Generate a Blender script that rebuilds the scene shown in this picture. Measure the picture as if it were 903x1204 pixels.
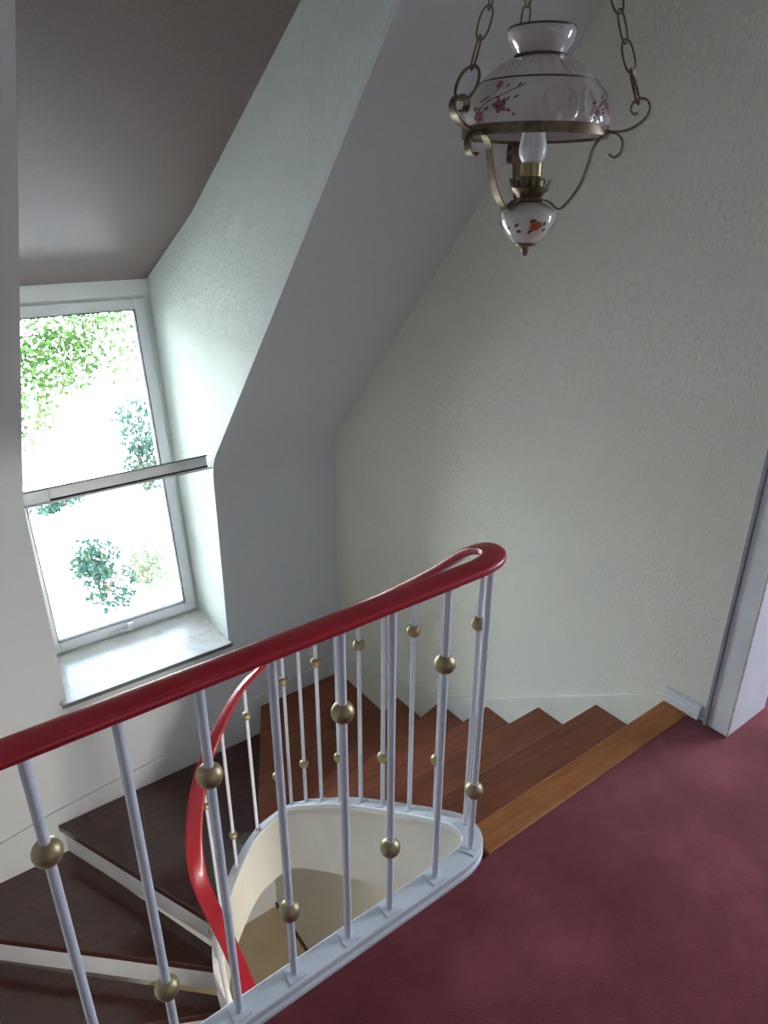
import bpy, bmesh, math, random
from mathutils import Vector, Matrix, noise

scene = bpy.context.scene
for o in list(bpy.data.objects):
    bpy.data.objects.remove(o)
COL = scene.collection
R = math.radians

# ------------------------------------------------------------------ camera
yaw, pitch, roll = 0.64197269, 0.41674295, 0.00433115
fwd = Vector((math.sin(yaw) * math.cos(pitch), math.cos(yaw) * math.cos(pitch), -math.sin(pitch)))
r0 = Vector((math.cos(yaw), -math.sin(yaw), 0))
u0 = r0.cross(fwd)
rgt = r0 * math.cos(roll) + u0 * math.sin(roll)
upv = -r0 * math.sin(roll) + u0 * math.cos(roll)
cam_data = bpy.data.cameras.new('camera')
cam = bpy.data.objects.new('camera', cam_data)
COL.objects.link(cam)
M = Matrix((rgt, upv, -fwd)).transposed().to_4x4()
M.translation = Vector((0, 0, 1.6))
cam.matrix_world = M
cam_data.sensor_fit = 'HORIZONTAL'
cam_data.sensor_width = 36
cam_data.lens = 822.03 / 903 * 36
cam_data.clip_start = 0.02
scene.camera = cam

# ------------------------------------------------------------------ world, lights, exposure
scene.view_settings.view_transform = 'Standard'
scene.view_settings.look = 'None'
scene.view_settings.gamma = 1
scene.view_settings.use_curve_mapping = False
scene.view_settings.exposure = 0.42

world = bpy.data.worlds.new('world')
scene.world = world
world.use_nodes = True
wn = world.node_tree
wn.nodes.clear()
sky = wn.nodes.new('ShaderNodeTexSky')
sky.sky_type = 'NISHITA'
sky.sun_disc = False
sky.sun_elevation = R(48)
sky.sun_rotation = R(200)
sky.air_density = 1.0
sky.dust_density = 1.5
bg = wn.nodes.new('ShaderNodeBackground')
bg.inputs['Strength'].default_value = 4.8
wo = wn.nodes.new('ShaderNodeOutputWorld')
hs = wn.nodes.new('ShaderNodeHueSaturation')
hs.inputs['Saturation'].default_value = .62
wn.links.new(sky.outputs[0], hs.inputs['Color'])
wn.links.new(hs.outputs[0], bg.inputs[0])
wn.links.new(bg.outputs[0], wo.inputs[0])

def add_light(name, kind, loc, energy, color=(1, 1, 1), target=None, size=None, size_y=None, portal=False):
    d = bpy.data.lights.new(name, kind)
    d.energy = energy
    d.color = color
    if kind == 'AREA':
        d.shape = 'RECTANGLE'
        d.size = size
        d.size_y = size_y or size
        if portal:
            d.cycles.is_portal = True
    o = bpy.data.objects.new(name, d)
    COL.objects.link(o)
    o.location = loc
    if target is not None:
        o.rotation_euler = (Vector(target) - Vector(loc)).to_track_quat('-Z', 'Y').to_euler()
    return o

# sunlight comes over the house from behind the viewer and falls on the garden
sun = add_light('sun', 'SUN', (0, -4, 12), 3.0, (1, .95, .86), target=(3.5, 8, 0))
sun.data.angle = R(0.5)
# window portal for the dormer window
add_light('dormer_window_portal', 'AREA', (.84, 3.78, .3), 1, target=(.84, 2.78, .42), size=.9, size_y=1.9, portal=True)
# daylight of the neighbouring room, coming through its doorway on the right
add_light('side_room_daylight', 'AREA', (4.05, .0, 1.35), 64, (.70, .82, 1), target=(2.0, .3, .8), size=1.1, size_y=1.3)
# unseen fill light added behind the viewer to lift the window wall
add_light('hall_fill', 'AREA', (.6, -1.5, 1.1), 2.4, (.92, .97, 1), target=(1.2, 1.5, .2), size=.9, size_y=1.1)
# unseen light added under the landing to brighten the lower wall
add_light('lower_hall_fill', 'AREA', (.95, -.7, -1.1), 42, (1, .97, .90), target=(1.40, 2.3, -2.3), size=.5, size_y=.5)

# ------------------------------------------------------------------ materials
def new_mat(name):
    m = bpy.data.materials.new(name)
    m.use_nodes = True
    nt = m.node_tree
    return m, nt, nt.nodes['Principled BSDF']

def coords(nt, scale=(1, 1, 1)):
    tc = nt.nodes.new('ShaderNodeTexCoord')
    geo = nt.nodes.new('ShaderNodeNewGeometry')
    mp = nt.nodes.new('ShaderNodeMapping')
    mp.inputs['Scale'].default_value = scale
    nt.links.new(geo.outputs['Position'], mp.inputs['Vector'])
    return mp

def noise_node(nt, mp, scale, detail=3, rough=.5):
    n = nt.nodes.new('ShaderNodeTexNoise')
    n.inputs['Scale'].default_value = scale
    n.inputs['Detail'].default_value = detail
    n.inputs['Roughness'].default_value = rough
    nt.links.new(mp.outputs[0], n.inputs['Vector'])
    return n

def ramp(nt, src, stops):
    r = nt.nodes.new('ShaderNodeValToRGB')
    el = r.color_ramp.elements
    while len(el) < len(stops):
        el.new(.5)
    for e, (p, c) in zip(el, stops):
        e.position = p
        e.color = (*c, 1)
    nt.links.new(src, r.inputs[0])
    return r

def bump(nt, b, src, strength, dist):
    bp = nt.nodes.new('ShaderNodeBump')
    bp.inputs['Strength'].default_value = strength
    bp.inputs['Distance'].default_value = dist
    nt.links.new(src, bp.inputs['Height'])
    nt.links.new(bp.outputs[0], b.inputs['Normal'])
    return bp

def simple(name, c, rough=.5, metal=0.0, c2=None, nscale=20, bstr=0, bdist=.001, bscale=None, stretch=(1, 1, 1), spec=None, coat=0):
    m, nt, b = new_mat(name)
    b.inputs['Roughness'].default_value = rough
    b.inputs['Metallic'].default_value = metal
    if spec is not None:
        b.inputs['Specular IOR Level'].default_value = spec
    b.inputs['Coat Weight'].default_value = coat
    mp = coords(nt, stretch)
    n = noise_node(nt, mp, nscale, 4)
    c2 = c2 or tuple(x * .88 for x in c)
    rp = ramp(nt, n.outputs['Fac'], [(.35, c), (.65, c2)])
    nt.links.new(rp.outputs[0], b.inputs['Base Color'])
    if bstr:
        n2 = noise_node(nt, mp, bscale or nscale, 3)
        bump(nt, b, n2.outputs['Fac'], bstr, bdist)
    return m

def plaster(name, c, c2, size, strength, dist, density=.54):
    """white trowelled plaster: fine grain with short vertical pits"""
    m, nt, b = new_mat(name)
    b.inputs['Roughness'].default_value = .85
    b.inputs['Specular IOR Level'].default_value = .2
    mp = coords(nt, (1, 1, .36))
    n1 = noise_node(nt, mp, size, 2, .5)
    rp = ramp(nt, n1.outputs['Fac'], [(density, (1, 1, 1)), (density + .16, (0, 0, 0))])
    mp2 = coords(nt)
    n3 = noise_node(nt, mp2, size * 1.6, 2)
    ad = nt.nodes.new('ShaderNodeMixRGB')
    ad.inputs[0].default_value = .35
    nt.links.new(rp.outputs[0], ad.inputs[1])
    nt.links.new(n3.outputs['Fac'], ad.inputs[2])
    n2 = noise_node(nt, mp2, 1.6, 4)
    rc = ramp(nt, n2.outputs['Fac'], [(.3, c), (.7, c2)])
    nt.links.new(rc.outputs[0], b.inputs['Base Color'])
    bump(nt, b, ad.outputs[0], strength, dist)
    return m

MAT = {}
MAT['plaster_rough'] = plaster('plaster_rough', (.78, .755, .665), (.74, .72, .63), 150, .75, .0045)
MAT['plaster_cheek'] = plaster('plaster_cheek', (.76, .79, .72), (.72, .75, .68), 125, .8, .006, .48)
MAT['plaster_smooth'] = plaster('plaster_smooth', (.71, .72, .73), (.68, .69, .70), 160, .10, .001)
MAT['plaster_well'] = plaster('plaster_well', (.74, .73, .64), (.70, .69, .61), 120, .05, .001)
MAT['brown_paint'] = simple('brown_paint', (.225, .168, .158), .42, c2=(.205, .152, .143), nscale=90, bstr=.15, bdist=.001, bscale=200)
MAT['white_paint'] = simple('white_paint', (.78, .80, .82), .42, c2=(.70, .72, .74), nscale=6, bstr=.08, bdist=.001, bscale=60)
MAT['cream_paint'] = simple('cream_paint', (.74, .73, .66), .45, c2=(.69, .68, .60), nscale=5)
MAT['metal_white'] = simple('metal_white', (.76, .78, .84), .38, c2=(.70, .72, .78), nscale=25)
MAT['red_rail'] = simple('red_rail', (.44, .012, .026), .36, c2=(.39, .010, .022), nscale=8, coat=.15)
MAT['brass_ball'] = simple('brass_ball', (.44, .36, .20), .45, .8, c2=(.38, .31, .17), nscale=40)
MAT['dark_gap'] = simple('dark_gap', (.03, .03, .035), .7)
MAT['shadow_grey'] = simple('shadow_grey', (.30, .33, .36), .6)
MAT['worn_edge'] = simple('worn_edge', (.48, .34, .26), .6, c2=(.66, .62, .60), nscale=30)
MAT['alu'] = simple('alu', (.80, .82, .80), .45, c2=(.76, .78, .76), nscale=10)
MAT['alu_light'] = simple('alu_light', (.78, .82, .84), .4)
MAT['plastic_white'] = simple('plastic_white', (.90, .91, .92), .3, c2=(.88, .89, .90), nscale=4)
MAT['beige_floor'] = simple('beige_floor', (.50, .40, .26), .5, c2=(.46, .36, .23), nscale=9)

def wood(name, ca, cb, rough, axis, coat=0):
    m, nt, b = new_mat(name)
    sc = (1.2, 14, 14) if axis == 'x' else (14, 1.2, 14)
    mp = coords(nt, sc)
    n = noise_node(nt, mp, 3.2, 6, .6)
    rp = ramp(nt, n.outputs['Fac'], [(.3, ca), (.72, cb)])
    mp2 = coords(nt)
    n2 = noise_node(nt, mp2, 5, 3)
    mx = nt.nodes.new('ShaderNodeMixRGB')
    mx.blend_type = 'MULTIPLY'
    mx.inputs[0].default_value = .35
    rr = ramp(nt, n2.outputs['Fac'], [(.35, (.55, .5, .5)), (.62, (1, 1, 1))])
    nt.links.new(rp.outputs[0], mx.inputs[1])
    nt.links.new(rr.outputs[0], mx.inputs[2])
    nt.links.new(mx.outputs[0], b.inputs['Base Color'])
    rg = ramp(nt, n2.outputs['Fac'], [(.3, (rough + .14,) * 3), (.7, (rough,) * 3)])
    nt.links.new(rg.outputs[0], b.inputs['Roughness'])
    b.inputs['Coat Weight'].default_value = coat
    b.inputs['Coat Roughness'].default_value = .12
    b.inputs['Coat IOR'].default_value = 1.6
    b.inputs['Specular IOR Level'].default_value = .3
    bump(nt, b, n.outputs['Fac'], .06, .0005)
    return m
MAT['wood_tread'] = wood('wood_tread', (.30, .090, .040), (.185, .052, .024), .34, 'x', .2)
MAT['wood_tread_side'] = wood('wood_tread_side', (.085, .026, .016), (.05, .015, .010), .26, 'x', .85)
MAT['wood_nosing'] = wood('wood_nosing', (.48, .18, .055), (.33, .112, .034), .42, 'x')

def carpet_mat():
    m, nt, b = new_mat('carpet_red')
    mp = coords(nt)
    n = noise_node(nt, mp, 2.3, 6, .62)
    rp = ramp(nt, n.outputs['Fac'], [(.30, (.14, .020, .024)), (.5, (.205, .036, .044)), (.70, (.31, .068, .082))])
    n2 = noise_node(nt, mp, 260, 2)
    mx = nt.nodes.new('ShaderNodeMixRGB')
    mx.blend_type = 'MULTIPLY'
    mx.inputs[0].default_value = .5
    r2 = ramp(nt, n2.outputs['Fac'], [(.3, (.6, .6, .6)), (.65, (1, 1, 1))])
    nt.links.new(rp.outputs[0], mx.inputs[1])
    nt.links.new(r2.outputs[0], mx.inputs[2])
    # a few pale scuffs and dark stains
    n3 = noise_node(nt, mp, 7, 2)
    r3 = ramp(nt, n3.outputs['Fac'], [(.72, (0, 0, 0)), (.80, (1, 1, 1))])
    m2 = nt.nodes.new('ShaderNodeMixRGB')
    m2.inputs[2].default_value = (.13, .03, .045, 1)
    sc = nt.nodes.new('ShaderNodeMath')
    sc.operation = 'MULTIPLY'
    sc.inputs[1].default_value = .5
    nt.links.new(r3.outputs[0], sc.inputs[0])
    nt.links.new(sc.outputs[0], m2.inputs[0])
    nt.links.new(mx.outputs[0], m2.inputs[1])
    nt.links.new(m2.outputs[0], b.inputs['Base Color'])
    b.inputs['Roughness'].default_value = .95
    b.inputs['Specular IOR Level'].default_value = .15
    b.inputs['Sheen Weight'].default_value = .25
    bump(nt, b, n2.outputs['Fac'], .6, .003)
    return m
MAT['carpet'] = carpet_mat()

def marble_mat():
    m, nt, b = new_mat('marble_sill')
    mp = coords(nt)
    n = noise_node(nt, mp, 5, 8, .65)
    rp = ramp(nt, n.outputs['Fac'], [(.30, (.76, .72, .66)), (.48, (.82, .80, .77)), (.56, (.70, .65, .58)), (.66, (.83, .82, .80))])
    nt.links.new(rp.outputs[0], b.inputs['Base Color'])
    b.inputs['Roughness'].default_value = .22
    return m
MAT['marble'] = marble_mat()

def glass_mat():
    m, nt, b = new_mat('window_glass')
    nt.nodes.remove(b)
    tr = nt.nodes.new('ShaderNodeBsdfTransparent')
    tr.inputs[0].default_value = (.96, .98, .97, 1)
    gl = nt.nodes.new('ShaderNodeBsdfGlossy')
    gl.inputs['Roughness'].default_value = .02
    fr = nt.nodes.new('ShaderNodeFresnel')
    fr.inputs[0].default_value = 1.45
    mx = nt.nodes.new('ShaderNodeMixShader')
    nt.links.new(fr.outputs[0], mx.inputs[0])
    nt.links.new(tr.outputs[0], mx.inputs[1])
    nt.links.new(gl.outputs[0], mx.inputs[2])
    nt.links.new(mx.outputs[0], nt.nodes['Material Output'].inputs[0])
    return m
MAT['glass'] = glass_mat()

MAT['lamp_brass'] = simple('lamp_brass', (.22, .165, .095), .38, .8, c2=(.13, .095, .06), nscale=60)
MAT['lamp_socket'] = simple('lamp_socket', (.42, .34, .17), .35, .8)
MAT['porcelain'] = simple('porcelain', (.60, .54, .52), .14, c2=(.56, .47, .45), nscale=12, coat=.4)
MAT['porcelain_pot'] = simple('porcelain_pot', (.70, .64, .58), .14, coat=.4)
MAT['brown_line'] = simple('brown_line', (.07, .035, .028), .4)
MAT['blossom'] = simple('blossom', (.34, .08, .075), .4, c2=(.26, .08, .09), nscale=200)
MAT['blossom_orange'] = simple('blossom_orange', (.55, .13, .03), .4, c2=(.40, .07, .02), nscale=300)
MAT['blossom_branch'] = simple('blossom_branch', (.09, .065, .06), .5)
MAT['bulb'] = simple('bulb', (.86, .87, .88), .25, c2=(.84, .85, .86), coat=.3)

def leaf_mat(name, a, b_):
    m, nt, b = new_mat(name)
    mp = coords(nt)
    n = noise_node(nt, mp, 6, 3)
    rp = ramp(nt, n.outputs['Fac'], [(.35, a), (.65, b_)])
    nt.links.new(rp.outputs[0], b.inputs['Base Color'])
    b.inputs['Roughness'].default_value = .7
    b.inputs['Specular IOR Level'].default_value = .08
    tl = nt.nodes.new('ShaderNodeBsdfTranslucent')
    nt.links.new(rp.outputs[0], tl.inputs[0])
    mx = nt.nodes.new('ShaderNodeMixShader')
    mx.inputs[0].default_value = .3
    nt.links.new(b.outputs[0], mx.inputs[1])
    nt.links.new(tl.outputs[0], mx.inputs[2])
    nt.links.new(mx.outputs[0], nt.nodes['Material Output'].inputs[0])
    return m
MAT['leaf_green'] = leaf_mat('leaf_green', (.012, .036, .006), (.045, .095, .022))
MAT['leaf_teal'] = leaf_mat('leaf_teal', (.008, .028, .02), (.025, .055, .04))
MAT['leaf_dark'] = leaf_mat('leaf_dark', (.004, .022, .024), (.018, .045, .022))
MAT['leaf_pale'] = leaf_mat('leaf_pale', (.10, .12, .075), (.05, .08, .04))
MAT['shaded_edge'] = simple('shaded_edge', (.16, .19, .18), .5)
MAT['bark'] = simple('bark', (.16, .11, .08), .9, nscale=30, bstr=.4, bdist=.01)
MAT['pale_ground'] = simple('pale_ground', (.70, .69, .65), .9, c2=(.62, .61, .56), nscale=3)
MAT['render_wall'] = simple('render_wall', (.6, .6, .58), .9)

# ------------------------------------------------------------------ mesh helpers
class MB:
    def __init__(self):
        self.v, self.f = [], []
    def add(self, vs, fs):
        n = len(self.v)
        self.v += [tuple(p) for p in vs]
        self.f += [tuple(i + n for i in f) for f in fs]
        return self
    def box(self, a, b, fn=None):
        x0, y0, z0 = a
        x1, y1, z1 = b
        vs = [(x0, y0, z0), (x1, y0, z0), (x1, y1, z0), (x0, y1, z0), (x0, y0, z1), (x1, y0, z1), (x1, y1, z1), (x0, y1, z1)]
        if fn:
            vs = [fn(*p) for p in vs]
        return self.add(vs, [(0, 3, 2, 1), (4, 5, 6, 7), (0, 1, 5, 4), (1, 2, 6, 5), (2, 3, 7, 6), (3, 0, 4, 7)])
    def prism(self, pts, lo, hi, axis='z', fn=None):
        """closed polygon pts extruded along an axis from lo to hi"""
        def P(p, h):
            q = {'z': (p[0], p[1], h), 'x': (h, p[0], p[1]), 'y': (p[0], h, p[1])}[axis]
            return fn(*q) if fn else q
        n = len(pts)
        vs = [P(p, lo) for p in pts] + [P(p, hi) for p in pts]
        fs = [tuple(range(n))[::-1], tuple(range(n, 2 * n))]
        fs += [(i, (i + 1) % n, n + (i + 1) % n, n + i) for i in range(n)]
        return self.add(vs, fs)
    def lathe(self, prof, c=(0, 0, 0), n=32, rf=None):
        vs, fs = [], []
        for (r, z) in prof:
            for k in range(n):
                a = 2 * math.pi * k / n
                rr = rf(r, z, a) if rf else r
                vs.append((c[0] + rr * math.sin(a), c[1] + rr * math.cos(a), c[2] + z))
        for i in range(len(prof) - 1):
            for k in range(n):
                k2 = (k + 1) % n
                fs.append((i * n + k, i * n + k2, (i + 1) * n + k2, (i + 1) * n + k))
        if prof[0][0] < 1e-3 or True:
            fs.append(tuple(range(n))[::-1]) if prof[0][0] < .02 else None
            m = (len(prof) - 1) * n
            fs.append(tuple(range(m, m + n))) if prof[-1][0] < .02 else None
        return self.add(vs, fs)
    def sweep(self, frames, closed=False):
        """frames: list of rings (equal counts)"""
        m = len(frames[0])
        vs = [p for fr in frames for p in fr]
        fs = []
        L = len(frames)
        for i in range(L if closed else L - 1):
            j = (i + 1) % L
            for k in range(m):
                k2 = (k + 1) % m
                fs.append((i * m + k, i * m + k2, j * m + k2, j * m + k))
        if not closed:
            fs.append(tuple(range(m))[::-1])
            fs.append(tuple(range((L - 1) * m, L * m)))
        return self.add(vs, fs)
    def tube(self, pts, rad, n=8, closed=False):
        pts = [Vector(p) for p in pts]
        frames, prev = [], None
        L = len(pts)
        for i, p in enumerate(pts):
            a = pts[(i - 1) % L] if closed or i > 0 else p
            b = pts[(i + 1) % L] if closed or i < L - 1 else p
            t = (b - a).normalized()
            if prev is None:
                ref = Vector((0, 0, 1)) if abs(t.z) < .9 else Vector((1, 0, 0))
                prev = t.cross(ref).normalized()
            s = (prev - t * prev.dot(t)).normalized()
            prev = s
            w = t.cross(s)
            rr = rad(i / max(1, L - 1)) if callable(rad) else rad
            frames.append([p + (s * math.cos(2 * math.pi * k / n) + w * math.sin(2 * math.pi * k / n)) * rr for k in range(n)])
        return self.sweep(frames, closed)
    def build(self, name, mat, parent=None, origin=None, smooth=None, bevel=0, seg=2):
        org = Vector(origin) if origin is not None else (world_loc(parent) if parent else Vector((0, 0, 0)))
        me = bpy.data.meshes.new(name)
        me.from_pydata([tuple(Vector(p) - org) for p in self.v], [], self.f)
        bm = bmesh.new()
        bm.from_mesh(me)
        bmesh.ops.recalc_face_normals(bm, faces=bm.faces)
        bm.to_mesh(me)
        bm.free()
        me.materials.append(mat if not isinstance(mat, str) else MAT[mat])
        if smooth:
            for p in me.polygons:
                p.use_smooth = True
            me.set_sharp_from_angle(angle=R(smooth))
        o = bpy.data.objects.new(name, me)
        COL.objects.link(o)
        if parent:
            o.parent = parent
            o.location = org - world_loc(parent)
        else:
            o.location = org
        if bevel:
            md = o.modifiers.new('bevel', 'BEVEL')
            md.width = bevel
            md.segments = seg
            md.limit_method = 'ANGLE'
        return o

def world_loc(o):
    v = Vector((0, 0, 0))
    while o:
        v += o.location
        o = o.parent
    return v

def tag(o, label=None, cat=None, kind=None, group=None):
    if label:
        o['label'] = label
    if cat:
        o['category'] = cat
    if kind:
        o['kind'] = kind
    if group:
        o['group'] = group
    return o

def empty(name, loc, label, cat, kind=None, group=None):
    o = bpy.data.objects.new(name, None)
    o.empty_display_size = .1
    COL.objects.link(o)
    o.location = loc
    return tag(o, label, cat, kind, group)

def catmull(P, per=8):
    P = [Vector(p) for p in P]
    out = []
    for i in range(len(P) - 1):
        a = P[i - 1] if i else P[0] * 2 - P[1]
        b, c = P[i], P[i + 1]
        d = P[i + 2] if i + 2 < len(P) else P[-1] * 2 - P[-2]
        for k in range(per):
            t = k / per
            out.append(.5 * ((2 * b) + (c - a) * t + (2 * a - 5 * b + 4 * c - d) * t * t + (3 * b - a - 3 * c + d) * t ** 3))
    out.append(P[-1])
    return out

RISE = .195
def ZL(k):
    return -(k - 1) * RISE
LOW = ZL(16)            # floor of the storey below
CEIL = 2.5
XR, YW, XL = 2.0, 3.15, -.42
OPL, OPR = .41, 1.272   # sides of the dormer opening
SILL = -.645

def xr_open(z):
    return OPR + .008 * (z - SILL)

# ------------------------------------------------------------------ room shell
def structure(mb, name, mat, label, smooth=None, bevel=0, parent=None):
    o = mb.build(name, mat, parent, smooth=smooth, bevel=bevel)
    tag(o, label, None, 'structure')
    return o

# landing floor, with the side room beyond the doorway
fl = MB().box((-1.3, -1.6, -.25), (XR, .905, 0))
fl.box((XR, -.10, -.25), (2.2, .772, 0)).box((2.2, -1.4, -.25), (4.2, 1.8, 0))
structure(fl, 'floor', 'carpet', 'worn red carpet covering the landing floor')
structure(MB().box((-1.3, -1.6, LOW - .1), (XR, YW, LOW)), 'floor.001', 'beige_floor', 'beige floor of the storey below seen through the stairwell')

# right wall with doorway
wr = MB()
wr.box((XR, .792, LOW), (XR + .2, 3.4, CEIL))
wr.box((XR, -.12, 2.03), (XR + .2, .792, CEIL)).box((XR, -.12, LOW), (XR + .2, .792, -.25))
wr.box((XR, -1.6, LOW), (XR + .2, -.12, CEIL))
structure(wr, 'wall_right', 'plaster_rough', 'tall white rough plastered wall beside the stairs')

# window wall: knee wall turning into the roof slope, left and right of the dormer and under the sill
def knee_profile(off=0.0):
    ang = math.atan(1.124)
    n = (math.sin(ang), math.cos(ang))      # outward normal of the slope (y,z)
    pts = [(YW + off, LOW), (YW + off, .30)]
    # fillet between knee wall and slope
    for t in (.0, .25, .5, .75, 1):
        a = (1 - t)
        P0, P1, P2 = (YW, .30), (YW, .40), (YW - .067, .475)
        y = a * a * P0[0] + 2 * a * t * P1[0] + t * t * P2[0]
        z = a * a * P0[1] + 2 * a * t * P1[1] + t * t * P2[1]
        na = (1 - t, 0)
        ny, nz = (1 - t) + t * n[0], t * n[1]
        l = math.hypot(ny, nz)
        pts.append((y + off * ny / l, z + off * nz / l))
    pts.append((1.20 + off * n[0], .40 + 1.124 * (YW - 1.20) + off * n[1]))
    return pts
kp, ko = knee_profile(), knee_profile(.02)
poly = kp + ko[::-1]
def knee_sheet(mb, xa, xb):
    n = len(kp)
    vs = []
    for i in range(n):
        for (y, z) in (kp[i], ko[i]):
            vs.append((xa(z) if callable(xa) else xa, y, z))
            vs.append((xb(z) if callable(xb) else xb, y, z))
    fs = []
    for i in range(n - 1):
        a, b = i * 4, (i + 1) * 4
        fs += [(a, a + 1, b + 1, b), (a + 2, b + 2, b + 3, a + 3), (a, b, b + 2, a + 2), (a + 1, a + 3, b + 3, b + 1)]
    fs += [(0, 2, 3, 1), (4 * n - 4, 4 * n - 3, 4 * n - 1, 4 * n - 2)]
    mb.add(vs, fs)
ws = MB()
knee_sheet(ws, xr_open, XR)
knee_sheet(ws, XL - .02, OPL)
ws.box((OPL, YW, LOW), (OPR, YW + .02, SILL - .0222), fn=lambda x, y, z: (xr_open(z) if x > 1 else x, y, z))
structure(ws, 'wall_window', 'plaster_smooth', 'smooth white knee wall running up into the sloping roof beside the dormer', smooth=40)

# dormer cheeks and ceiling
ceil_line = [(1.56, 2.5), (2.154, 2.143), (2.564, 1.893), (3.117, 1.557), (3.825, 1.215)]
cheek = [(3.17, SILL - .03), (3.17, .41)] + [(1.30, 2.5)] + ceil_line + [(3.60, SILL - .03)]
ck = MB().prism(cheek, 0, .04, 'x', fn=lambda x, y, z: (xr_open(z) + x, y, z))
structure(ck, 'wall_dormer_right', 'plaster_cheek', 'bright plastered side of the dormer right of the window')
ck = MB().prism(cheek, OPL - .04, OPL, 'x')
structure(ck, 'wall_dormer_left', 'plaster_cheek', 'plastered side of the dormer left of the window')
dc = MB()
cl = ceil_line[:-1] + [(3.95, 1.155)]
dc.prism(cl + [(y + .02, z + .04) for y, z in cl[::-1]], OPL - .04, 1.34, 'x')
structure(dc, 'ceiling_dormer', 'brown_paint', 'brown painted sloping ceiling of the dormer', smooth=30)
structure(MB().box((-1.3, -1.6, CEIL), (XR + .2, 1.60, CEIL + .1)), 'ceiling', 'plaster_smooth', 'white ceiling above the landing')

# remaining walls (behind and beside the viewer)
structure(MB().box((XL - .1, .905, LOW), (XL, 3.3, 3.0)).box((-1.4, .905, LOW), (XL - .1, 1.0, CEIL)), 'wall_left', 'plaster_smooth', 'white wall closing the stairwell on the left')
structure(MB().box((-1.4, -1.6, LOW), (-1.3, .905, CEIL)), 'wall_hall_left', 'plaster_smooth', 'white wall on the left of the landing')
structure(MB().box((-1.4, -1.7, LOW), (4.3, -1.6, CEIL)), 'wall_back', 'plaster_smooth', 'white wall behind the landing')
sr = MB().box((4.2, -1.5, -.25), (4.3, 1.9, CEIL)).box((2.2, 1.8, -.25), (4.3, 1.9, CEIL)).box((2.2, -1.5, -.25), (4.3, -1.4, CEIL)).box((2.2, -1.5, CEIL), (4.3, 1.9, CEIL + .1))
structure(sr, 'wall_side_room', 'plaster_smooth', 'white walls of the neighbouring room beyond the doorway')
structure(MB().box((1.43, .95, LOW), (1.50, YW, ZL(2) - .35), fn=lambda x, y, z: (x, y, z if z < -2 else -.42 - .72 * (y - .95))), 'wall_under_stairs', 'plaster_well', 'pale wall closing the space under the stairs')

structure(MB().box((1.418, .95, LOW), (1.43, YW, LOW + .035)), 'baseboard_under_stairs', 'brown_line', 'thin dark skirting at the foot of the wall under the stairs')

# door frame on the right
door = empty('door_1', (2.0, .78, 0), 'white door frame standing at the end of the landing', None, 'structure')
d = MB().box((1.982, .768, 0), (2.0, .838, 2.03))
d.box((1.982, -.19, 0), (2.0, -.12, 2.10)).box((1.982, -.12, 2.03), (2.0, .838, 2.10))
d.build('architrave', 'white_paint', door, bevel=.002)
d = MB().box((1.985, .766, 0), (2.225, .792, 2.03)).box((1.985, -.12, 0), (2.225, -.10, 2.03)).box((1.985, -.10, 2.005), (2.225, .766, 2.03))
d.build('jamb_lining', 'white_paint', door, bevel=.002)
MB().box((1.974, .838, 0), (2.0, .850, 2.10)).build('shadow_bead', 'shadow_grey', door, bevel=.002)  # grey bead, its tone painting the dark shadow line beside the architrave
MB().box((1.9805, .7645, 0), (1.986, .7695, 2.0)).build('worn_edge', 'worn_edge', door)

# short end piece of baseboard between top stair and door frame
bb = empty('baseboard_right', (2.0, .93, 0), 'short white moulded baseboard end beside the top stair', None, 'structure')
prof = [(2.0, 0), (1.978, 0), (1.978, .018), (1.982, .021), (1.982, .033), (1.988, .037), (1.988, .046), (1.994, .050), (2.0, .050)]
MB().prism(prof, .872, 1.005, 'y').build('moulding', 'white_paint', bb)
MB().box((1.990, .850, 0), (2.0, .872, .012)).build('plinth_strip', 'white_paint', bb)

# stair skirting boards on the two walls
tr = MB()
top = [(.985, .035), (1.28, -.165), (1.56, -.352), (1.84, -.545), (2.175, -.735), (2.53, -.865), (2.92, -1.0), (YW, -1.04)]
bot = [(y, z - .42) for y, z in top[::-1]]
tr.prism(top + bot, 1.989, XR, 'x')
structure(tr, 'trim_1', 'cream_paint', 'white stair skirting following the steps along the right wall')
tr = MB()
top = [(XR - .012, -1.035), (1.43, -1.095), (.95, -1.21), (.24, -1.275), (-.1, -1.335), (XL, -1.40)]
bot = [(y, z - .42) for y, z in top[::-1]]
tr.prism(top + bot, YW - .011, YW, 'y')
structure(tr, 'trim_2', 'plaster_smooth', 'white stair skirting following the steps under the window')

# ------------------------------------------------------------------ window
LEAN = math.hypot(1.86, .225)
V = Vector((0, .225, 1.86)) / LEAN
N = Vector((0, -1.86, .225)) / LEAN          # towards the room
W0 = Vector((0, 3.575, SILL))
def wf(x, n, v):
    return W0 + Vector((x, 0, 0)) + N * n + V * v
win = empty('window_1', (.84, 3.575, SILL), 'tall white plastic dormer window looking out on bright garden', None, 'structure')
xa, xb, vt = OPL - .02, OPR + .02, 1.88
def ring(mb, x0, x1, v0, v1, w, n0, n1, wb=None, wt=None):
    wb, wt = wb or w, wt or w
    mb.box((x0, n0, v0), (x0 + w, n1, v1), wf).box((x1 - w, n0, v0), (x1, n1, v1), wf)
    mb.box((x0 + w, n0, v0), (x1 - w, n1, v0 + wb), wf).box((x0 + w, n0, v1 - wt), (x1 - w, n1, v1), wf)
    return mb
ring(MB(), xa, xb + .01, -.02, 1.82, .052, -.07, 0.0, .045, .035).build('frame', 'plastic_white', win, bevel=.003)
MB().box((xa, -.07, 1.815), (xb + .01, .016, 1.895), wf).build('shutter_box_cover', 'plastic_white', win, bevel=.003)
sash = ring(MB(), xa + .038, xb - .036, .012, 1.80, .062, -.05, .018, .062, .058).build('sash', 'plastic_white', win, bevel=.004)
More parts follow.
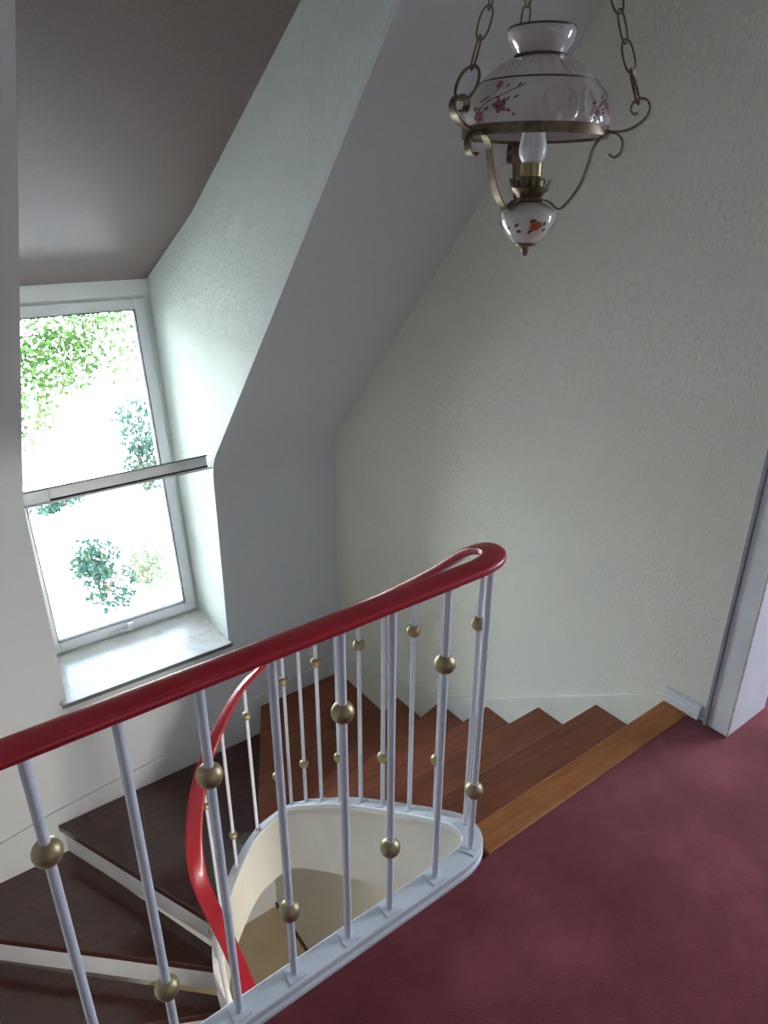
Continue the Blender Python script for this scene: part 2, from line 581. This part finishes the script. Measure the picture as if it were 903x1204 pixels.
g = ring(MB(), xa + .097, xb - .094, .071, 1.744, .005, -.01, .0205)
g.build('gasket', 'dark_gap', sash)
MB().box((xa + .097, -.022, .071), (xb - .095, -.016, 1.745), wf).build('pane', 'glass', sash)
h = MB().box((.745, .018, .020), (.885, .024, .038), wf).box((.80, .024, .022), (.875, .040, .036), wf).box((.846, .030, .018), (.878, .050, .066), wf)
h.build('window_latch', 'alu', sash, bevel=.002)

sl = MB().prism([(OPL - .028, 3.120), (OPR + .010, 3.120), (OPR + .010, 3.1498), (OPR, 3.1498), (OPR, 3.62), (OPL, 3.62), (OPL, 3.1498), (OPL - .028, 3.1498)], SILL - .022, SILL, 'z')
so = structure(sl, 'sill_1', 'marble', 'pale veined stone sill under the dormer window')
MB().box((OPL - .029, 3.117, SILL - .0225), (OPR + .011, 3.1198, SILL - .002)).build('sill_edge_shade', 'shaded_edge', so)  # dark strip paints in the shade on the room-facing sill edge

# bar across the window at knee height
cr = empty('curtain_rail', ((OPL + OPR) / 2, YW, .40), 'grey aluminium rail across the dormer window at mid height', 'curtain rail')
xe = OPR + .006
MB().box((OPL + .11, 3.150, .400), (xe - .022, 3.166, .450)).build('face_plate', 'alu', cr, bevel=.002)
MB().box((OPL + .002, 3.147, .450), (xe - .018, 3.156, .454)).build('top_flange', 'dark_gap', cr)
MB().box((OPL + .11, 3.152, .391), (xe - .020, 3.166, .400)).build('groove', 'dark_gap', cr)
MB().box((OPL + .002, 3.135, .384), (xe, 3.185, .391)).build('bottom_flange', 'alu', cr, bevel=.002)
MB().box((OPL + .002, 3.146, .391), (OPL + .11, 3.168, .450)).build('end_cover', 'alu_light', cr, bevel=.004)

# ------------------------------------------------------------------ staircase
# centre line of the stringer round the well: (x, y, top z, board depth)
cx, cy, ea, eb = .825, 2.0, .20, .21
SP = [(XL, .918, .04, .29), (.2, .918, .04, .29), (.6, .918, .04, .29), (.88, .918, .04, .29), (.955, .921, .04, .29), (1.0, .938, .04, .29), (1.022, .972, .04, .30),
      (1.028, 1.03, .024, .32), (1.028, 1.124, -.035, .35), (1.028, 1.233, -.112, .37), (1.027, 1.369, -.21, .37), (1.026, 1.503, -.308, .37),
      (1.025, 1.636, -.412, .37), (1.025, 1.767, -.527, .37), (1.025, 1.9, -.645, .37)]
for a, z in ((0, -.742), (15, -.80), (30, -.862), (45, -.93), (60, -.995), (75, -1.08), (90, -1.175), (105, -1.255), (120, -1.33), (135, -1.405), (150, -1.49), (165, -1.585), (180, -1.68)):
    SP.append((cx + ea * math.cos(R(a)), cy + eb * math.sin(R(a)), z, .37))
SP += [(.625, 1.9, -1.785), (.625, 1.8, -1.88), (.625, 1.6, -2.04), (.625, 1.3, -2.265), (.625, .97, -2.51), (.625, .70, -2.66)]
SP = [p if len(p) == 4 else (*p, .37) for p in SP]
def catmull4(P, per):
    from_ = [Vector(p) for p in P]
    return catmull(from_, per)
def resample(P, step):
    out, acc = [P[0].copy()], 0.0
    for a_, b_ in zip(P, P[1:]):
        l = (b_.xyz - a_.xyz).length
        pos = step - acc
        while pos <= l:
            out.append(a_.lerp(b_, pos / l))
            pos += step
        acc = l - (pos - step)
    out.append(P[-1].copy())
    return out
path = resample(catmull4(SP, 8), .012)

def side_of(P, i):
    a, b = P[max(0, i - 1)], P[min(len(P) - 1, i + 1)]
    t = Vector((b[0] - a[0], b[1] - a[1], 0)).normalized()
    return t, Vector((t.y, -t.x, 0))

stairs = empty('staircase', (1.0, 1.6, LOW), 'winding dark wood staircase with white risers descending round the narrow well', 'staircase')
def plumb_sweep(w, ztop, zbot):
    mb, frames = MB(), []
    for i, p in enumerate(path):
        t, s = side_of(path, i)
        c = Vector((p[0], p[1], 0))
        z1, z0 = p[2] + ztop, p[2] + (zbot if zbot is not None else -p[3])
        frames.append([c + s * (w / 2) + Vector((0, 0, z0)), c + s * (w / 2) + Vector((0, 0, z1)), c - s * (w / 2) + Vector((0, 0, z1)), c - s * (w / 2) + Vector((0, 0, z0))])
    return mb.sweep(frames)
plumb_sweep(.040, -.018, None).build('stringer', 'cream_paint', stairs, smooth=40)
plumb_sweep(.056, 0, -.022).build('stringer_cap', 'white_paint', stairs, smooth=40, bevel=.003)
# moulded foot of the curb on the landing
mb, frames = MB(), []
for i, p in enumerate(path):
    if p[2] > .035 and p[1] < 1.0:
        t, s = side_of(path, i)
        c = Vector((p[0], p[1], 0))
        frames.append([c + s * .018, c + s * .030, c + s * .030 + Vector((0, 0, .010)), c + s * .018 + Vector((0, 0, .020))])
mb.sweep(frames).build('curb_moulding', 'white_paint', stairs, smooth=40)

# nosings: inner end on the stringer, outer end on the wall
def arc(a):
    return (cx + ea * math.cos(R(a)), cy + eb * math.sin(R(a)))
xw, yw, xl = 1.989, YW - .011, XL
NOS = {1: ((1.026, 1.0), (xw, 1.0)), 2: ((1.027, 1.275), (xw, 1.266)), 3: ((1.026, 1.55), (xw, 1.54)), 4: ((1.025, 1.765), (xw, 1.84)),
       5: ((1.025, 1.965), (xw, 2.175)), 6: (arc(28), (xw, 2.53)), 7: (arc(64), (1.43, yw)), 8: (arc(138), (.24, yw)), 9: (arc(158), (xl, 3.10)),
       10: (arc(178), (xl, 2.556)), 11: ((.625, 1.87), (xl, 2.14)), 12: ((.625, 1.66), (xl, 1.80)), 13: ((.625, 1.41), (xl, 1.50)), 14: ((.625, 1.14), (xl, 1.2)), 15: ((.625, .87), (xl, .9))}
ANG = {5: 0, 6: 28, 7: 64, 8: 138, 9: 158, 10: 178}
CORN = {7: (xw, yw), 9: (xl, yw)}
# top nosing board flush with the carpet
MB().box((1.035, .905, -.042), (xw, 1.0, .002)).build('nosing_board', 'wood_nosing', stairs, bevel=.006)
for k in range(2, 16):
    (ia, wa), (ib, wb) = NOS[k - 1], NOS[k]
    ia, wa, ib, wb = map(Vector, (ia, wa, ib, wb))
    back = lambda p, q, c: c          # overlap under the tread above
    n = Vector((-(wa - ia).y, (wa - ia).x)).normalized()
    if n.dot((ib + wb) / 2 - (ia + wa) / 2) > 0:
        n = -n
    ov = .03
    A, B = ia + n * ov, wa + n * ov
    if k == 8:
        B = Vector((wa.x + .03, yw))
    if k >= 10:
        B = Vector((xl, B.y))
        if k == 10:
            B.y = min(B.y, yw)
    pts = [A]
    if k - 1 in ANG and k in ANG:
        a0, a1 = ANG[k - 1], ANG[k]
        pts = [A, ia] if k < 8 else [ia]
        for q in range(1, 6):
            pts.append(Vector(arc(a0 + (a1 - a0) * q / 5)))
    else:
        pts = [A, ib]
    pts.append(wb)
    if k in CORN:
        pts.append(Vector(CORN[k]))
    pts.append(B)
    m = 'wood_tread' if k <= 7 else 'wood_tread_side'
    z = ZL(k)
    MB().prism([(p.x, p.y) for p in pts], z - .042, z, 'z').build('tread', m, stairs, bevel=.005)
for k in range(1, 16):
    i, w = map(Vector, NOS[k])
    prev_i, prev_w = map(Vector, NOS[k - 1]) if k > 1 else (i - Vector((0, .2)), w - Vector((0, .2)))
    t = (w - i).normalized()
    n = Vector((-t.y, t.x))
    if n.dot((prev_i + prev_w) / 2 - (i + w) / 2) < 0:
        n = -n
    a, b = i + n * .022, w + n * .022
    b = a + (b - a) * (1 if k < 7 else .999)
    b.y = min(b.y, yw)
    q = [a, b, b + n * .015, a + n * .015]
    for p in q:
        p.y = min(p.y, yw)
        p.x = max(p.x, xl)
    MB().prism([(p.x, p.y) for p in q], ZL(k + 1), ZL(k) - .042, 'z').build('riser', 'white_paint', stairs)

# ------------------------------------------------------------------ railing
rail = empty('stair_railing', (1.0, .918, 0), 'red handrail on white metal balusters with brass balls round the stairwell', 'railing')
# handrail path = curb path raised
def lift(x, y, z):
    if z > .038:
        return .858
    K = [(.038, .858), (.0, .838), (-.04, .818), (-.20, .795), (-.36, .786), (-.65, .79), (-.9, .80), (-1.3, .825), (-1.45, .80), (-1.68, .755), (-1.8, .77), (-4, .77)]
    for (z1, l1), (z2, l2) in zip(K, K[1:]):
        if z2 <= z <= z1:
            return l1 + (l2 - l1) * (z1 - z) / (z1 - z2)
pts = []
for p in path:
    x, y = p[0], p[1]
    if p[2] < -1.2:
        # the rail overhangs towards the steps on the lower bend
        w_ = .036 * math.exp(-((p[2] + 1.62) / .22) ** 2)
        x -= w_
    pts.append(Vector((x, y, p[2] + lift(p[0], p[1], p[2]))))
# smooth the height a little and open the bend at the landing end
for _ in range(24):
    q = [v.copy() for v in pts]
    for i in range(1, len(pts) - 1):
        if pts[i].z < .93:
            q[i].z = (pts[i - 1].z + 2 * pts[i].z + pts[i + 1].z) / 4
    pts = q
frames = []
for i, p in enumerate(pts):
    a, b = pts[max(0, i - 1)], pts[min(len(pts) - 1, i + 1)]
    t = (b - a).normalized()
    s = t.cross(Vector((0, 0, 1))).normalized()
    u = s.cross(t)
    fr = []
    # the moulded rail is wider where it plunges round the inner bend
    wide = 1 + .28 * math.exp(-((p.z + .80) / .38) ** 2) if p.y > 1.4 and p.x < .8 else 1
    for k in range(18):
        an = 2 * math.pi * k / 18
        c, sn = math.cos(an), math.sin(an)
        ex = .62
        X = .0275 * wide * math.copysign(abs(c) ** ex, c)
        Y = .0110 * math.copysign(abs(sn) ** ex, sn)
        fr.append(p + s * X + u * Y)
    frames.append(fr)
MB().sweep(frames).build('handrail', 'red_rail', rail, smooth=50)

def on_path(test):
    best, bi = 1e9, 0
    for i, p in enumerate(path):
        d_ = test(p)
        if d_ < best:
            best, bi = d_, i
    return bi
spots = []
near_x = [-.351, -.218, -.085, .048, .182, .316, .447, .586, .714, .849, .980]
for x in near_x:
    spots.append(on_path(lambda p: abs(p[0] - x) + abs(p[1] - .918) * .2 + (0 if p[2] > .03 else 5)))
far = [(1.026, 1.0), (1.028, 1.124), (1.028, 1.233), (1.027, 1.369), (1.026, 1.503), (1.025, 1.636), (1.025, 1.767), (1.025, 1.892), (1.02, 2.02), (1.0, 2.10), (.928, 2.18), (.825, 2.21),
       (.715, 2.176), (.645, 2.09), (.625, 1.965), (.625, 1.84), (.625, 1.71), (.625, 1.58), (.625, 1.45), (.625, 1.32), (.625, 1.19), (.625, 1.06), (.625, .93)]
for (x, y) in far:
    spots.append(on_path(lambda p: math.hypot(p[0] - x, p[1] - y)))
ball_me = plate_me = None
for j, i in enumerate(spots):
    p = path[i]
    foot = Vector((p[0], p[1], p[2]))
    htop = pts[i].z - .006
    bal = MB().tube([foot, Vector((pts[i].x, p[1], htop))], .0086 if j < 11 else .0072, 14).build('baluster', 'metal_white', rail, origin=foot, smooth=50)
    length = htop - foot.z
    idx = j - 3
    high = (idx % 2 == 0) if j < 11 else (idx % 2 == 0)
    hb = (.652 if high else .203)
    if ball_me is None:
        pr = [(.0235 * math.sin(math.pi * q / 12) if 0 < q < 12 else .0005, -.0235 * math.cos(math.pi * q / 12)) for q in range(13)]
        b = MB().lathe(pr, n=20).build('ball', 'brass_ball', bal, origin=(0, 0, 0), smooth=60)
        ball_me = b.data
        pl = MB().box((-.02, -.02, 0), (.02, .02, .0035)).build('foot_plate', 'metal_white', bal, origin=(0, 0, 0))
        plate_me = pl.data
        b.parent = pl.parent = bal
    else:
        b = bpy.data.objects.new('ball', ball_me)
        pl = bpy.data.objects.new('foot_plate', plate_me)
        for o in (b, pl):
            COL.objects.link(o)
            o.parent = bal
    b.scale = (1, 1, 1) if j < 11 else (.82, .82, .82)
    b.location = ((pts[i].x - p[0]) * hb / length, 0, hb)
    pl.location = (0, 0, 0)
    a_, b_ = path[max(0, i - 1)], path[min(len(path) - 1, i + 1)]
    t = Vector((b_[0] - a_[0], b_[1] - a_[1], b_[2] - a_[2])).normalized()
    s = t.cross(Vector((0, 0, 1))).normalized()
    u = s.cross(t)
    pl.rotation_euler = Matrix((t, -s, u)).transposed().to_euler()

# ------------------------------------------------------------------ hanging lamp
LC = Vector((1.225, 1.127, 0))
side = Vector((.677, -.736, 0))
front = Vector((-.736, -.677, 0))
lamp = empty('pendant_lamp', (LC.x, LC.y, 1.494), 'antique style oil lamp pendant with painted white glass shade on three chains', 'lamp')
def around(r, a, z):
    """a: angle from the lamp's front towards its right"""
    return LC + (front * math.cos(a) + side * math.sin(a)) * r + Vector((0, 0, z))
def fa(a_l):
    return a_l

shade_raw = [(.142, 1.727), (.1465, 1.738), (.1485, 1.752), (.1480, 1.766), (.1455, 1.780), (.140, 1.794), (.132, 1.806), (.1225, 1.8165), (.118, 1.8205), (.1145, 1.8225), (.110, 1.830), (.102, 1.839), (.091, 1.8475), (.078, 1.856),
              (.064, 1.8625), (.053, 1.8665), (.0485, 1.869), (.049, 1.874), (.053, 1.880), (.058, 1.887), (.0625, 1.895), (.0655, 1.903), (.0665, 1.910), (.0655, 1.918)]
shade_prof = [(r, z if z < 1.75 else 1.75 + (z - 1.75) * .965) for r, z in shade_raw]
def interp(z):
    P = shade_prof
    for (r1, z1), (r2, z2) in zip(P, P[1:]):
        if z1 <= z <= z2:
            return r1 + (r2 - r1) * (z - z1) / (z2 - z1)
    return P[0][0] if z < P[0][1] else P[-1][0]
OVALS = [a + s for s in (0, 120, 240) for a in (9, 25, 41)]
def emboss(r, z, a):
    e = 0
    if 1.735 < z < 1.818:
        for o in OVALS:
            da = (math.degrees(a) - o + 180) % 360 - 180
            if abs(da) < 9:
                q = math.hypot(da / 6.3, (z - 1.772) / .029)
                e += .0055 * math.exp(-((q - .85) / .20) ** 2) + .0020 * math.exp(-(q / .35) ** 2)
    elif 1.8225 < z < 1.8575:
        f = abs(math.sin(a * 14))
        w = math.sin((z - 1.8225) / .035 * math.pi) ** .5
        e -= .0045 * (1 - f) ** 2 * w
    return r + e
def fine(P, per):
    return [(v[0], v[1]) for v in catmull([(r, z, 0) for r, z in P], per)]
sp = fine(shade_prof, 3)
inner = [(max(.002, r - .004), z) for r, z in sp[::-1]]
mb = MB()
nseg = 288
vs = []
full = sp + inner
for idx, (r, z) in enumerate(full):
    for k in range(nseg):
        a = 2 * math.pi * k / nseg
        vs.append(around(emboss(r, z, a) if idx < len(sp) else r, a, z))
fs = []
L = len(full)
for i in range(L):
    j = (i + 1) % L
    for k in range(nseg):
        k2 = (k + 1) % nseg
        fs.append((i * nseg + k, i * nseg + k2, j * nseg + k2, j * nseg + k))
mb.add(vs, fs)
shade = mb.build('shade', 'porcelain', lamp, smooth=60)
shade['label'] = 'white glass shade with painted red blossom sprays'
lines = MB()
def circle(r, z, n=96):
    return [around(r, 2 * math.pi * k / n, z) for k in range(n)]
lines.tube(circle(.1185, 1.8185), .0016, 6, True)
lines.tube(circle(.0495, 1.8653), .0030, 6, True)
lines.tube(circle(.0655, 1.9115), .0022, 6, True)
lines.build('painted_bands', 'brown_line', shade, smooth=60)

random.seed(5)
def surf(a, z):
    return around(emboss(interp(z), z, a % (2 * math.pi)) + .0007, a, z)
def blob(mb, a, z, ra, rz, rot=0, n=10, jag=0.0, pet=0.0):
    vs = [surf(R(a), z)]
    for k in range(n):
        t = 2 * math.pi * k / n
        q = 1 + pet * math.cos(5 * t) + jag * (1 if k % 2 else -1)
        X, Y = ra * q * math.cos(t), rz * q * math.sin(t)
        x = X * math.cos(rot) - Y * math.sin(rot)
        y = X * math.sin(rot) + Y * math.cos(rot)
        vs.append(surf(R(a) + x / .145, z + y * .8))
    mb.add(vs, [(0, 1 + k, 1 + (k + 1) % n) for k in range(n)])
bl, br = MB(), MB()
def strip(mb, P, w):
    P = catmull([(a, z, 0) for a, z in P], 6)
    vs = []
    for q in P:
        vs += [surf(R(q[0]), q[1] - w), surf(R(q[0]), q[1] + w)]
    mb.add(vs, [(2 * i, 2 * i + 2, 2 * i + 3, 2 * i + 1) for i in range(len(P) - 1)])
for base in (0, 97, 215):
    strip(br, [(base - 52, 1.755), (base - 40, 1.776), (base - 26, 1.788), (base - 9, 1.804)], .0011)
    strip(br, [(base - 40, 1.776), (base - 36, 1.790), (base - 30, 1.800)], .0008)
    strip(br, [(base - 30, 1.745), (base - 27, 1.762), (base - 26, 1.770)], .0007)
    for (a, z, r) in [(-27.5, 1.768, .0125), (-47, 1.752, .011), (-33, 1.806, .008), (-20, 1.760, .004), (-16, 1.753, .003)]:
        blob(bl, base + a, z, r, r * 1.15, random.random(), 20, 0, .22)
    for q in range(22):
        a = random.uniform(-52, -12)
        z = 1.757 + (a + 52) / 43 * .047 + random.uniform(-.016, .016)
        blob(br, base + a, min(1.808, max(1.742, z)), .0055, .0023, random.uniform(.1, 1.1))
tag(bl.build('painted_blossoms', 'blossom', shade), kind='stuff')
tag(br.build('painted_twigs', 'blossom_branch', shade), kind='stuff')

def strap_ring(r, z0, z1, t, name, mat):
    mb = MB()
    n = 96
    frames = []
    for k in range(n):
        a = 2 * math.pi * k / n
        frames.append([around(r, a, z0), around(r + t, a, z0), around(r + t, a, z1), around(r, a, z1)])
    return mb.sweep(frames, True).build(name, mat, lamp, smooth=40)
strap_ring(.1455, 1.722, 1.741, .0035, 'shade_ring', 'lamp_brass')
def lathe_at(name, prof, mat, n=32, smooth=40, parent=lamp):
    return MB().lathe([(r, z) for r, z in prof], (LC.x, LC.y, 0), n).build(name, mat, parent, smooth=smooth)
pot = lathe_at('oil_pot', [(.024, 1.521), (.033, 1.526), (.046, 1.540), (.055, 1.557), (.0585, 1.571), (.057, 1.582), (.049, 1.592), (.036, 1.599), (.026, 1.602)], 'porcelain_pot', 40)
pot['label'] = 'small round white pot painted with an orange rose'
# painted rose and leaves on the pot
def psurf(a, z):
    P = [(.024, 1.521), (.033, 1.526), (.046, 1.540), (.055, 1.557), (.0585, 1.571), (.057, 1.582), (.049, 1.592), (.036, 1.599)]
    for (r1, z1), (r2, z2) in zip(P, P[1:]):
        if z1 <= z <= z2:
            return around(r1 + (r2 - r1) * (z - z1) / (z2 - z1) + .0012, a, z)
    return around(.058, a, z)
def pblob(mb, a, z, ra, rz, rot=0, n=10, jag=0.0):
    vs = [psurf(R(a), z)]
    for k in range(n):
        t = 2 * math.pi * k / n
        q = 1 + jag * (1 if k % 2 else -1)
        X, Y = ra * q * math.cos(t), rz * q * math.sin(t)
        x = X * math.cos(rot) - Y * math.sin(rot)
        y = X * math.sin(rot) + Y * math.cos(rot)
        vs.append(psurf(R(a) + x / .052, z + y))
    mb.add(vs, [(0, 1 + k, 1 + (k + 1) % n) for k in range(n)])
ro, pl_ = MB(), MB()
for base in (0, 120, 240):
    pblob(ro, base + 20, 1.556, .0125, .0095, .3, 14, .12)
    for (a, z, r, rot) in [(-22, 1.557, .0055, .6), (-18, 1.545, .006, 0), (-44, 1.551, .005, .5), (12, 1.566, .006, .4), (8, 1.545, .006, .7), (40, 1.56, .0055, 1.0), (44, 1.548, .005, .5)]:
        pblob(pl_, base + a, z, r, r * .55, rot)
tag(ro.build('painted_rose', 'blossom_orange', pot), kind='stuff')
tag(pl_.build('painted_leaves', 'blossom_branch', pot), kind='stuff')
lathe_at('finial', [(.003, 1.494), (.0065, 1.497), (.0085, 1.505), (.0095, 1.513), (.021, 1.5145), (.0225, 1.518), (.026, 1.521), (.026, 1.524)], 'lamp_brass', 24)
bur = lathe_at('burner', [(.026, 1.600), (.029, 1.603), (.026, 1.611), (.030, 1.617), (.039, 1.624), (.041, 1.630), (.030, 1.632), (.0295, 1.650), (.021, 1.652)], 'lamp_brass', 32)
pr = MB()
for k in range(10):
    a = 2 * math.pi * k / 10
    c = around(.040, a, 1.637)
    o1 = (front * math.cos(a) + side * math.sin(a))
    o2 = o1.cross(Vector((0, 0, 1)))
    pr.tube([c + Vector((0, 0, .010 * math.sin(2 * math.pi * q / 10))) + o2 * .007 * math.cos(2 * math.pi * q / 10) + o1 * .004 * math.sin(2 * math.pi * q / 10) for q in range(10)], .0016, 5, True)
pr.build('crown_prongs', 'lamp_brass', bur, smooth=50)
lathe_at('socket', [(.018, 1.650), (.0225, 1.650), (.0225, 1.677), (.018, 1.678)], 'lamp_socket', 24)
lathe_at('light_bulb', [(.016, 1.674), (.020, 1.677), (.0265, 1.688), (.029, 1.700), (.0275, 1.713), (.0245, 1.724), (.0235, 1.740), (.019, 1.756), (.009, 1.765), (.001, 1.767)], 'bulb', 24)

UPR = [(.148, 1.732), (.165, 1.729), (.19, 1.731), (.215, 1.741), (.235, 1.757), (.241, 1.775), (.233, 1.790), (.217, 1.795), (.202, 1.788), (.197, 1.774), (.204, 1.764), (.213, 1.766)]
UP = [(.148 + (r - .148) * .80, 1.731 + (z - 1.731) * .84) for r, z in UPR]
DN = [(.156, 1.690), (.166, 1.684), (.177, 1.692), (.180, 1.708), (.172, 1.722), (.156, 1.728), (.139, 1.722), (.125, 1.704), (.117, 1.672), (.106, 1.637), (.088, 1.608), (.070, 1.590), (.058, 1.592), (.043, 1.603), (.028, 1.607)]
ARMS = [R(76), R(-44), R(196)]
top_z = 2.27
for a in ARMS:
    o1 = front * math.cos(a) + side * math.sin(a)
    o2 = o1.cross(Vector((0, 0, 1)))
    mb = MB()
    for P in (UP, DN):
        C_ = catmull([(r, z, 0) for r, z in P], 6)
        frames = []
        for i, p in enumerate(C_):
            q0, q1 = C_[max(0, i - 1)], C_[min(len(C_) - 1, i + 1)]
            t = Vector((q1[0] - q0[0], q1[1] - q0[1])).normalized()
            nn = Vector((-t.y, t.x)) * .0016
            w = .0095
            fr = []
            for (sn, sw) in ((1, 1), (1, -1), (-1, -1), (-1, 1)):
                fr.append(LC + o1 * (p[0] + nn.x * sn) + Vector((0, 0, p[1] + nn.y * sn)) + o2 * w * sw)
            frames.append(fr)
        mb.sweep(frames)
    mb.build('scroll_arm', 'lamp_brass', lamp, smooth=50)
    # large ring hung in the scroll, then the chain up to the gathering ring
    start = LC + o1 * .199 + Vector((0, 0, 1.776))
    end = LC + o1 * .020 + Vector((0, 0, top_z))
    dirv = (end - start).normalized()
    rr = .031
    c = start + dirv * rr
    mb = MB().tube([c + dirv * rr * math.cos(2 * math.pi * q / 28) + o2 * rr * math.sin(2 * math.pi * q / 28) for q in range(28)], .0030, 8, True)
    mb.build('hanging_ring', 'lamp_brass', lamp, smooth=60)
    pos = start + dirv * (2 * rr - .003)
    total = (end - pos).length
    nl = 9
    step = total / nl
    cross1 = o2
    cross2 = dirv.cross(o2).normalized()
    ph = R(35)
    for q in range(nl):
        ax = (cross1 * math.cos(ph) + cross2 * math.sin(ph)) if q % 2 else (cross2 * math.cos(ph) - cross1 * math.sin(ph))
        m_ = pos + dirv * step * (q + .5)
        hl, hw = step / 2 + .004, .0115
        loop = []
        for s_ in range(20):
            t = 2 * math.pi * s_ / 20
            loop.append(m_ + dirv * hl * math.copysign(abs(math.cos(t)) ** .8, math.cos(t)) + ax * hw * math.copysign(abs(math.sin(t)) ** .9, math.sin(t)))
        MB().tube(loop, .0019, 6, True).build('chain_link', 'lamp_brass', lamp, smooth=60)
MB().tube([LC + Vector((.022 * math.cos(2 * math.pi * q / 24), .022 * math.sin(2 * math.pi * q / 24), top_z)) for q in range(24)], .003, 8, True).build('gathering_ring', 'lamp_brass', lamp, smooth=60)
MB().tube([LC + Vector((0, 0, top_z)), LC + Vector((0, 0, 2.48))], .004, 8).box((LC.x - .022, LC.y - .002, top_z - .002), (LC.x + .022, LC.y + .002, top_z + .002)).build('hanging_rod', 'lamp_brass', lamp, smooth=40)
lathe_at('ceiling_rose', [(.004, 2.44), (.02, 2.445), (.045, 2.465), (.05, 2.5), (.01, 2.5)], 'lamp_brass', 24)

# ------------------------------------------------------------------ garden
GZ = -3.3
structure(MB().box((-25, 4.0, GZ - .2), (45, 70, GZ)), 'ground', 'pale_ground', 'pale sunlit ground of the garden below the window')

def leaf_cloud(mb, blobs, count, size, rnd, flat=.0):
    for _ in range(count):
        c, rad = rnd.choice(blobs)
        while True:
            d_ = Vector((rnd.uniform(-1, 1), rnd.uniform(-1, 1), rnd.uniform(-1, 1)))
            if .15 < d_.length < 1:
                break
        p = Vector(c) + Vector((d_.x * rad[0], d_.y * rad[1], d_.z * rad[2]))
        dirn = Vector((rnd.uniform(-1, 1), rnd.uniform(-1, 1), rnd.uniform(-.9, .4))).normalized()
        nrm = Vector((rnd.uniform(-.8, .8), rnd.uniform(-1, .5), rnd.uniform(.1, 1))).normalized()
        s = dirn.cross(nrm)
        if s.length < .1:
            continue
        s.normalize()
        k = size * rnd.uniform(.6, 1.35)
        dr = Vector((0, 0, -.12 * k))
        mb.add([p, p + dirn * k * .5 + s * k * .3, p + dirn * k + dr, p + dirn * k * .5 - s * k * .3, p + dirn * k * .5 - nrm * k * .08],
               [(0, 1, 4), (1, 2, 4), (2, 3, 4), (3, 0, 4)])

def plant(name, label, cat, base, blobs, count, size, mat, stems, seed, trunk_r=.06):
    rnd = random.Random(seed)
    t = empty(name, base, label, cat)
    mb = MB()
    leaf_cloud(mb, blobs, count, size, rnd)
    lf = mb.build('foliage', mat, t)
    lf['kind'] = 'stuff'
    st = MB()
    for k in range(stems):
        c, rad = blobs[k % len(blobs)]
        e = Vector(c) + Vector((rnd.uniform(-.5, .5) * rad[0], rnd.uniform(-.5, .5) * rad[1], rad[2] * .5))
        b0 = Vector(base) + Vector((rnd.uniform(-.05, .05), rnd.uniform(-.05, .05), 0))
        m1 = b0.lerp(e, .5) + Vector((rnd.uniform(-.15, .15), rnd.uniform(-.15, .15), .1)) * (e - b0).length * .4
        st.tube(catmull([b0, m1, e], 5), lambda q: trunk_r * (1 - .75 * q), 7)
    st.build('stems', 'bark', t, smooth=60)
    return t
plant('garden_tree', 'leafy green tree filling the upper left of the dormer window view', 'tree', (.75, 9.4, GZ),
      [((1.25, 9.2, .55), (.8, .9, .8)), ((2.05, 9.3, .45), (.55, .8, .5)), ((1.35, 9.0, -.40), (.42, .6, .75)), ((2.7, 9.4, .10), (.6, .6, .7)), ((1.9, 9.1, 1.1), (1.3, .9, .5)), ((1.9, 9.1, -.15), (.45, .5, .4))],
      5200, .07, 'leaf_green', 7, 3, .03)
plant('garden_bush', 'grey green bush at the right edge of the window above the rail', 'bush', (3.65, 12.2, GZ),
      [((3.70, 12.1, -2.05), (.45, .6, .55)), ((3.75, 12.1, -2.7), (.4, .5, .5))], 1100, .10, 'leaf_teal', 5, 4, .04)
plant('garden_bush', 'dark teal bush low in the window under the rail', 'bush', (1.85, 8.8, GZ),
      [((1.82, 8.7, -2.62), (.28, .3, .30)), ((1.90, 8.45, -2.98), (.34, .3, .32)), ((1.72, 8.7, -2.72), (.22, .3, .24))], 1100, .07, 'leaf_dark', 5, 5, .03)
plant('garden_bush', 'pale leaved bush in the lower right corner of the window', 'bush', (2.52, 8.9, GZ),
      [((2.48, 8.9, -2.80), (.30, .35, .44)), ((2.50, 8.7, -3.02), (.30, .3, .28))], 560, .07, 'leaf_pale', 5, 6, .03)
plant('ground_shrub', 'low green shrub just beneath the rail on the left of the window', 'bush', (2.25, 12.4, GZ),
      [((2.35, 12.4, -3.12), (.45, .4, .16)), ((1.95, 12.3, -3.18), (.3, .3, .1))], 260, .10, 'leaf_teal', 4, 7, .02)
